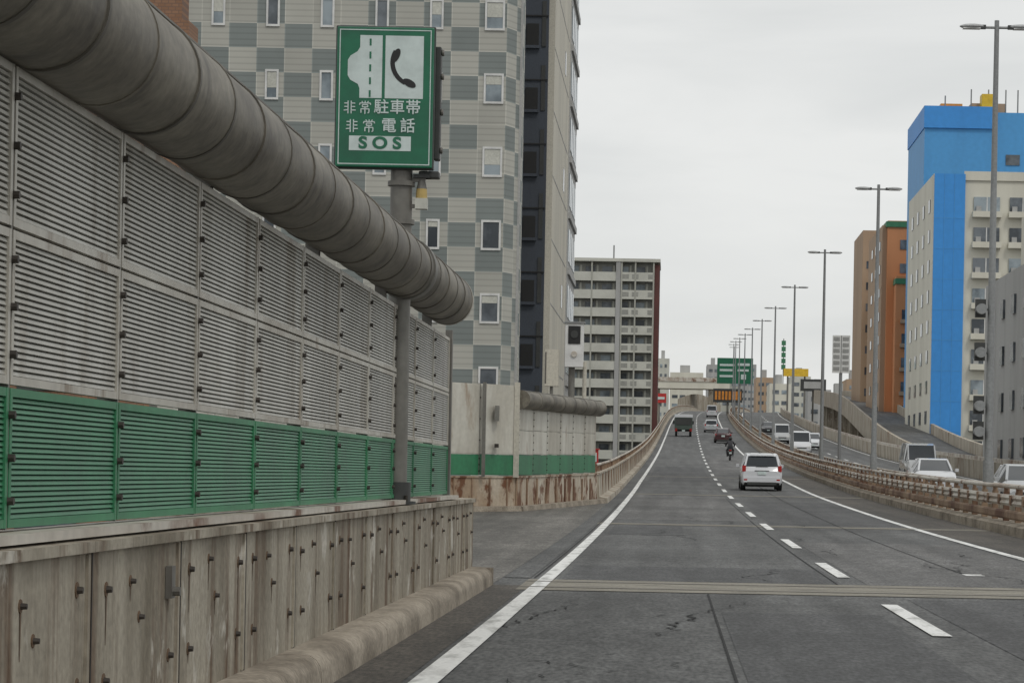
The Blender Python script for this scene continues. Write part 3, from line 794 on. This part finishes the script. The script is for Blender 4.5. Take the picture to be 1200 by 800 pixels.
b.cyl((c-.08,Y+.3,-1),(c-.08,Y+.3,Z_(432,Y)),.11,POLE); b.cyl((c+.35,Y+.3,-1),(c+.35,Y+.3,Z_(425,Y)),.07,CREAM)
b.box(c-.95,c-.5,Y,Y+.4,Z_(455,Y),Z_(412,Y),CREAM); b.box(c-.78,c-.68,Y+.1,Y+.2,-1,Z_(455,Y),POLE)
b.box(c-.95,c-.9,Y-.01,Y,Z_(452,Y),Z_(415,Y),POLE)
b.done(bevel=.01)
b=MB("emergency_phone_box")
z=rz(86)
b.box(-2.72,-2.42,86,86.35,z+.9,z+1.65,REDP); b.box(-2.67,-2.47,85.97,86,z+1.25,z+1.55,SWHITE); b.box(-2.62,-2.52,86.1,86.2,z-.5,z+.9,POLE); b.box(-2.76,-2.38,85.95,86.4,z+1.65,z+1.69,REDP)
b.done()

# ------------------------------------------------------------------ vehicles
def paint(name,c): return mat(name,c,.25,tuple(k*.93 for k in c),1,var=.02,coat=.6)
PW=paint("car_white",(.62,.63,.65)); PS=paint("car_silver",(.42,.43,.44)); PK=paint("car_black",(.03,.03,.035)); PR_=paint("car_maroon",(.05,.012,.014)); PM=paint("motorcycle_red",(.3,.02,.02))
PG=mat("truck_green",(.06,.085,.07),.6)
KIND={
'hatchback':dict(st=[(0,.36,.72,.80,.76,.70),(.10,.24,.94,.99,.83,.70),(.36,.20,.95,1.42,.845,.60),(.75,.20,.95,1.50,.845,.62),(1.8,.20,.93,1.53,.845,.63),(2.45,.20,.91,1.44,.845,.60),(3.15,.20,.88,.98,.83,.66),(3.85,.24,.74,.82,.77,.62),(4.1,.34,.6,.66,.68,.55)],wh=(.75,3.3),r=.3,rg=1,wg=5),
'sedan':dict(st=[(0,.36,.74,.82,.76,.7),(.12,.24,.92,.98,.84,.7),(.75,.2,.94,1.02,.87,.68),(1.25,.2,.94,1.40,.87,.56),(2.2,.2,.93,1.46,.87,.58),(2.75,.2,.91,1.40,.87,.56),(3.5,.2,.88,.96,.85,.68),(4.25,.24,.72,.80,.80,.66),(4.5,.34,.58,.64,.7,.6)],wh=(.85,3.65),r=.31,rg=2,wg=5),
'van':dict(st=[(0,.34,1.0,1.05,.80,.74),(.06,.24,1.05,1.12,.84,.74),(.22,.22,1.08,1.88,.85,.68),(.8,.22,1.08,1.95,.85,.70),(2.4,.22,1.06,1.95,.85,.70),(3.3,.22,1.04,1.86,.85,.68),(3.95,.22,.98,1.10,.84,.70),(4.35,.26,.78,.88,.80,.66),(4.5,.36,.6,.68,.74,.6)],wh=(.8,3.6),r=.32,rg=1,wg=5)}
def car(name,kind,pm,X,Y,away=True,scale=1):
    K=KIND[kind];st=K['st'];z=rz(Y);c=rc(Y)
    slope=math.atan((rz(Y+2)-rz(Y-2))/4)
    e=MB(name)
    n=10;vs=[]
    for (y,zb,zl,zt,wb,wt) in st:
        zm=(zb+zl)/2
        half=[(wb*.90,zb),(wb*.99,zb+.12),(wb,zm+.05),(wb*.975,zl),(wt,zt)]
        ring=[(-a,b_) for a,b_ in half]+[(a,b_) for a,b_ in half[::-1]]
        for a,b_ in ring: vs.append((a,y,b_))
    groups={pm:[],CARGL:[],DARKM:[]}
    S=len(st)
    for s in range(S-1):
        gh= st[s][3]-st[s][2]>.25 or st[s+1][3]-st[s+1][2]>.25
        for i in range(n):
            f=(s*n+i,(s+1)*n+i,(s+1)*n+(i+1)%n,s*n+(i+1)%n)
            m=pm
            if i in(3,5) and gh: m=CARGL
            if i==4 and (s==K['rg'] or s==K['wg']): m=CARGL
            if i==9: m=DARKM
            groups[m].append(f)
    groups[pm].append(tuple(range(n))[::-1]); groups[pm].append(tuple(range((S-1)*n,S*n)))
    o=len(e.v); e.v+=vs
    for m,fl in groups.items():
        ii=e.idx(m)
        for f in fl: e.f.append(f); e.mi.append(ii)
    for s in range(1,S-1):
        y,zb,zl,zt,wb,wt=st[s]
        if zt-zl>.25 :
            for sg_ in(-1,1):
                e.cyl((sg_*(wb*.978),y,zl-.02),(sg_*(wt+.005),y,zt-.01),.035,pm,n=6)
    for (a,b_) in((K['rg'],K['rg']+1),(K['wg'],K['wg']+1)):
        for sg_ in(-1,1):
            e.cyl((sg_*(st[a][5]),st[a][0],st[a][3]),(sg_*st[b_][5],st[b_][0],st[b_][3]),.045,pm,n=6)
    rb=st[1][4]
    zt0=.78 if kind!='van' else .85
    for sg_ in(-1,1):
        x0,x1=sorted((sg_*(rb-.02),sg_*(rb-.17)))
        e.box(x0,x1,.0,.2,zt0,zt0+.25 if kind!='sedan' else zt0+.14,LRED)
        yl_=st[-2][0]
        e.box(*sorted((sg_*.42,sg_*.70)),yl_-.05,yl_+.17,.60,.74,LCLR)
        for wy in K['wh']:
            xa,xb=sorted((sg_*(st[3][4]-.20),sg_*(st[3][4]+.005)))
            e.cyl((xa,wy,K['r']),(xb,wy,K['r']),K['r'],TYRE,n=20)
            e.cyl((sg_*(st[3][4]+.004),wy,K['r']),(sg_*(st[3][4]+.014),wy,K['r']),K['r']*.62,HUB,n=14)
        e.box(*sorted((sg_*(.86),sg_*(1.0))),st[5][0]+.25,st[5][0]+.4,.93,1.06,pm)
    e.box(-.76,.76,-.05,.12,.34,.56,pm); e.box(-.6,.6,-.056,.0,.24,.36,DARKM)
    e.box(-.17,.17,-.035,.02,.62 if kind=='sedan' else .66,.79,SWHITE); e.box(-.3,.3,-.02,.05,.81,.835,DARKM)
    if kind=='hatchback':
        e.box(-.5,.5,.26,.5,1.475,1.50,pm); e.box(-.25,.25,.05,.12,1.0,1.015,DARKM)
        for sg_ in(-1,1): e.box(*sorted((sg_*.6,sg_*.74)),-.056,-.04,.42,.48,LRED)
    L_=st[-1][0]
    e.box(-.66,.66,L_-.1,L_+.05,.34,.52,pm); e.box(-.4,.4,L_-.1,L_+.03,.54,.62,DARKM); e.box(-.17,.17,L_+.04,L_+.06,.40,.50,SWHITE)
    e.box(-.68,.68,.3,L_-.3,.16,.26,DARKM)
    ob=e.done(bevel=.02,smooth=True)
    if away: ob.rotation_euler=(slope,0,0); ob.location=(c+X,Y,z+.012)
    else: ob.rotation_euler=(-slope,0,math.pi); ob.location=(c+X,Y+4,rz(Y+4)+.012)
    ob.scale=(scale,)*3
    return ob
car("hatchback_car",'hatchback',PW,3.75,105)
car("hatchback_car",'hatchback',PS,3.9,312)
car("dark_sedan_car",'sedan',PR_,4.6,258)
car("minivan_car",'van',PW,4.6,420)
car("sedan_car",'sedan',PW,10.8,104,False)
car("sedan_car",'sedan',PS,11.0,78,False)
car("minivan_car",'van',PS,12.9,132,False)
car("minivan_car",'van',PW,8.9+1.6,214,False)
car("hatchback_car",'hatchback',PW,12.6,236,False)
car("minivan_car",'van',PS,10.7,262,False)
car("sedan_car",'sedan',PK,10.8,310,False)
t=MB("box_truck")
t.box(-.95,.95,1.0,4.6,.55,.75,DARKM)
t.box(-1.0,1.0,0,3.2,.78,1.25,PG); t.box(-1.0,1.0,.03,3.2,1.25,2.15,PG); t.box(-.9,.9,-.02,.03,1.3,2.05,DARKM)
t.box(-1.02,1.02,-.02,3.22,2.15,2.45,PW)
t.box(-.9,.9,3.3,4.9,.5,2.15,PW); t.box(-.8,.8,4.9,4.93,1.2,1.95,CARGL); t.box(-.91,-.9,3.6,4.6,1.2,1.9,CARGL); t.box(.9,.91,3.6,4.6,1.2,1.9,CARGL)
for s in(-1,1):
    for wy in(.9,4.0): t.cyl((s*.68,wy,.38),(s*.93,wy,.38),.38,TYRE,n=18)
    t.box(*sorted((s*.7,s*.95)),-.05,0,.6,.74,LRED); t.box(*sorted((s*.7,s*.95)),-.03,.02,.8,.9,LRED)
    t.box(*sorted((s*1.0,s*1.2)),4.5,4.55,1.3,1.7,DARKM)
t.box(-.17,.17,-.05,0,.58,.74,SWHITE)
ty=288; t.done(loc=(rc(ty)+.55,ty,rz(ty)),rot=(math.atan((rz(ty+2)-rz(ty-2))/4),0,0),bevel=.03)

my=186; MX=rc(my)+4.05; MZ=rz(my)
mo=empty("motorcycle_with_rider",(MX,my,MZ))
b=MB("motorcycle")
for wy in(.32,1.65):
    for i in range(24):
        a=2*math.pi*i/24;c_=2*math.pi*(i+1)/24
        b.cyl((0,wy+.26*math.cos(a),.31+.26*math.sin(a)),(0,wy+.26*math.cos(c_),.31+.26*math.sin(c_)),.055,TYRE,n=8,cap=False)
    b.cyl((-.06,wy,.31),(.06,wy,.31),.13,HUB,n=12)
b.ell((0,1.05,.82),.17,.32,.17,PM); b.ell((0,.45,.80),.15,.42,.08,BLACK); b.box(-.17,.17,.7,1.3,.35,.65,DARKM)
b.box(-.1,.1,-.12,.1,.62,.82,BLACK); b.box(-.08,.08,-.14,-.12,.72,.80,LRED); b.box(-.09,.09,-.15,-.13,.50,.62,SWHITE)
b.cyl((0,1.65,.31),(0,1.35,1.02),.04,HUB); b.cyl((-.36,1.28,1.05),(.36,1.28,1.05),.02,BLACK); b.cyl((.16,.1,.36),(.16,1.0,.32),.05,HUB)
for s in(-1,1): b.cyl((s*.3,1.3,1.05),(s*.36,1.32,1.22),.01,BLACK); b.ell((s*.38,1.32,1.25),.07,.02,.045,BLACK)
b.done(mo,smooth=True)
me=bpy.data.meshes.new("rider_body")
V=[(0,.55,.92),(0,.60,1.12),(0,.72,1.36),(0,.76,1.47),(0,.78,1.58),
   (-.19,.72,1.38),(-.30,.92,1.18),(-.33,1.22,1.08),(.19,.72,1.38),(.30,.92,1.18),(.33,1.22,1.08),
   (-.13,.6,.88),(-.24,1.02,.78),(-.20,.78,.40),(-.2,.95,.34),(.13,.6,.88),(.24,1.02,.78),(.20,.78,.40),(.2,.95,.34)]
E=[(0,1),(1,2),(2,3),(3,4),(2,5),(5,6),(6,7),(2,8),(8,9),(9,10),(0,11),(11,12),(12,13),(13,14),(0,15),(15,16),(16,17),(17,18)]
rad=[.16,.155,.17,.07,.07,.085,.06,.045,.085,.06,.045,.11,.08,.06,.05,.11,.08,.06,.05]
me.from_pydata(V,E,[]); ro=bpy.data.objects.new("rider_body",me); COL.objects.link(ro); ro.parent=mo
sk=ro.modifiers.new("skin",'SKIN')
for i,r_ in enumerate(rad): me.skin_vertices[0].data[i].radius=(r_,r_)
me.skin_vertices[0].data[0].use_root=True
ss=ro.modifiers.new("sub",'SUBSURF'); ss.levels=2; ss.render_levels=2
me.materials.append(mat("rider_jacket",(.03,.03,.035),.7))
h=MB("helmet"); h.ell((0,.80,1.62),.135,.16,.15,BLACK,16,10); h.box(-.10,.10,.93,.97,1.58,1.67,CARGL); h.done(mo,smooth=True)

# ------------------------------------------------------------------ light
w=bpy.data.worlds.new("World"); scene.world=w; w.use_nodes=True
N=w.node_tree.nodes;L=w.node_tree.links
bg=N["Background"]
sky=N.new('ShaderNodeTexSky'); sky.sky_type='NISHITA'; sky.sun_disc=False; sky.sun_elevation=R(52); sky.sun_rotation=R(150)
tc=N.new('ShaderNodeTexCoord'); mp=N.new('ShaderNodeMapping'); mp.inputs['Scale'].default_value=(1,1,4.5); L.new(tc.outputs['Generated'],mp.inputs[0])
nz=N.new('ShaderNodeTexNoise'); nz.inputs['Scale'].default_value=4.5; nz.inputs['Detail'].default_value=6; nz.inputs['Distortion'].default_value=.4; L.new(mp.outputs[0],nz.inputs[0])
cr=N.new('ShaderNodeValToRGB'); cr.color_ramp.elements[0].position=.32; cr.color_ramp.elements[0].color=(6.6,6.75,6.7,1); cr.color_ramp.elements[1].position=.68; cr.color_ramp.elements[1].color=(8.3,8.35,8.2,1)
L.new(nz.outputs['Fac'],cr.inputs[0])
mx=N.new('ShaderNodeMix'); mx.data_type='RGBA'; mx.inputs[0].default_value=.95
L.new(sky.outputs[0],mx.inputs[6]); L.new(cr.outputs[0],mx.inputs[7]); L.new(mx.outputs[2],bg.inputs[0]); bg.inputs[1].default_value=.1
sl=bpy.data.lights.new("sun",'SUN'); sl.energy=.9; sl.angle=R(14); sl.color=(1,.97,.92)
so=bpy.data.objects.new("sun",sl); COL.objects.link(so)
d=Vector((math.sin(R(150))*math.cos(R(52)),math.cos(R(150))*math.cos(R(52)),math.sin(R(52))))
so.rotation_euler=d.to_track_quat('Z','Y').to_euler(); so.location=(0,0,50)
scene.view_settings.view_transform='Standard'; scene.view_settings.look='None'; scene.view_settings.exposure=0
# ------------------------------------------------------------------ camera
cd=bpy.data.cameras.new("camera"); cam=bpy.data.objects.new("camera",cd); COL.objects.link(cam)
cd.sensor_width=36; cd.lens=90; cd.shift_x=-185/1200; cd.shift_y=158/1200; cd.clip_start=.1; cd.clip_end=9000
cam.matrix_world=Matrix.Translation((0,0,1.23))@Matrix.Rotation(R(90),4,'X')@Matrix.Rotation(R(1.1),4,'Z')
scene.camera=cam
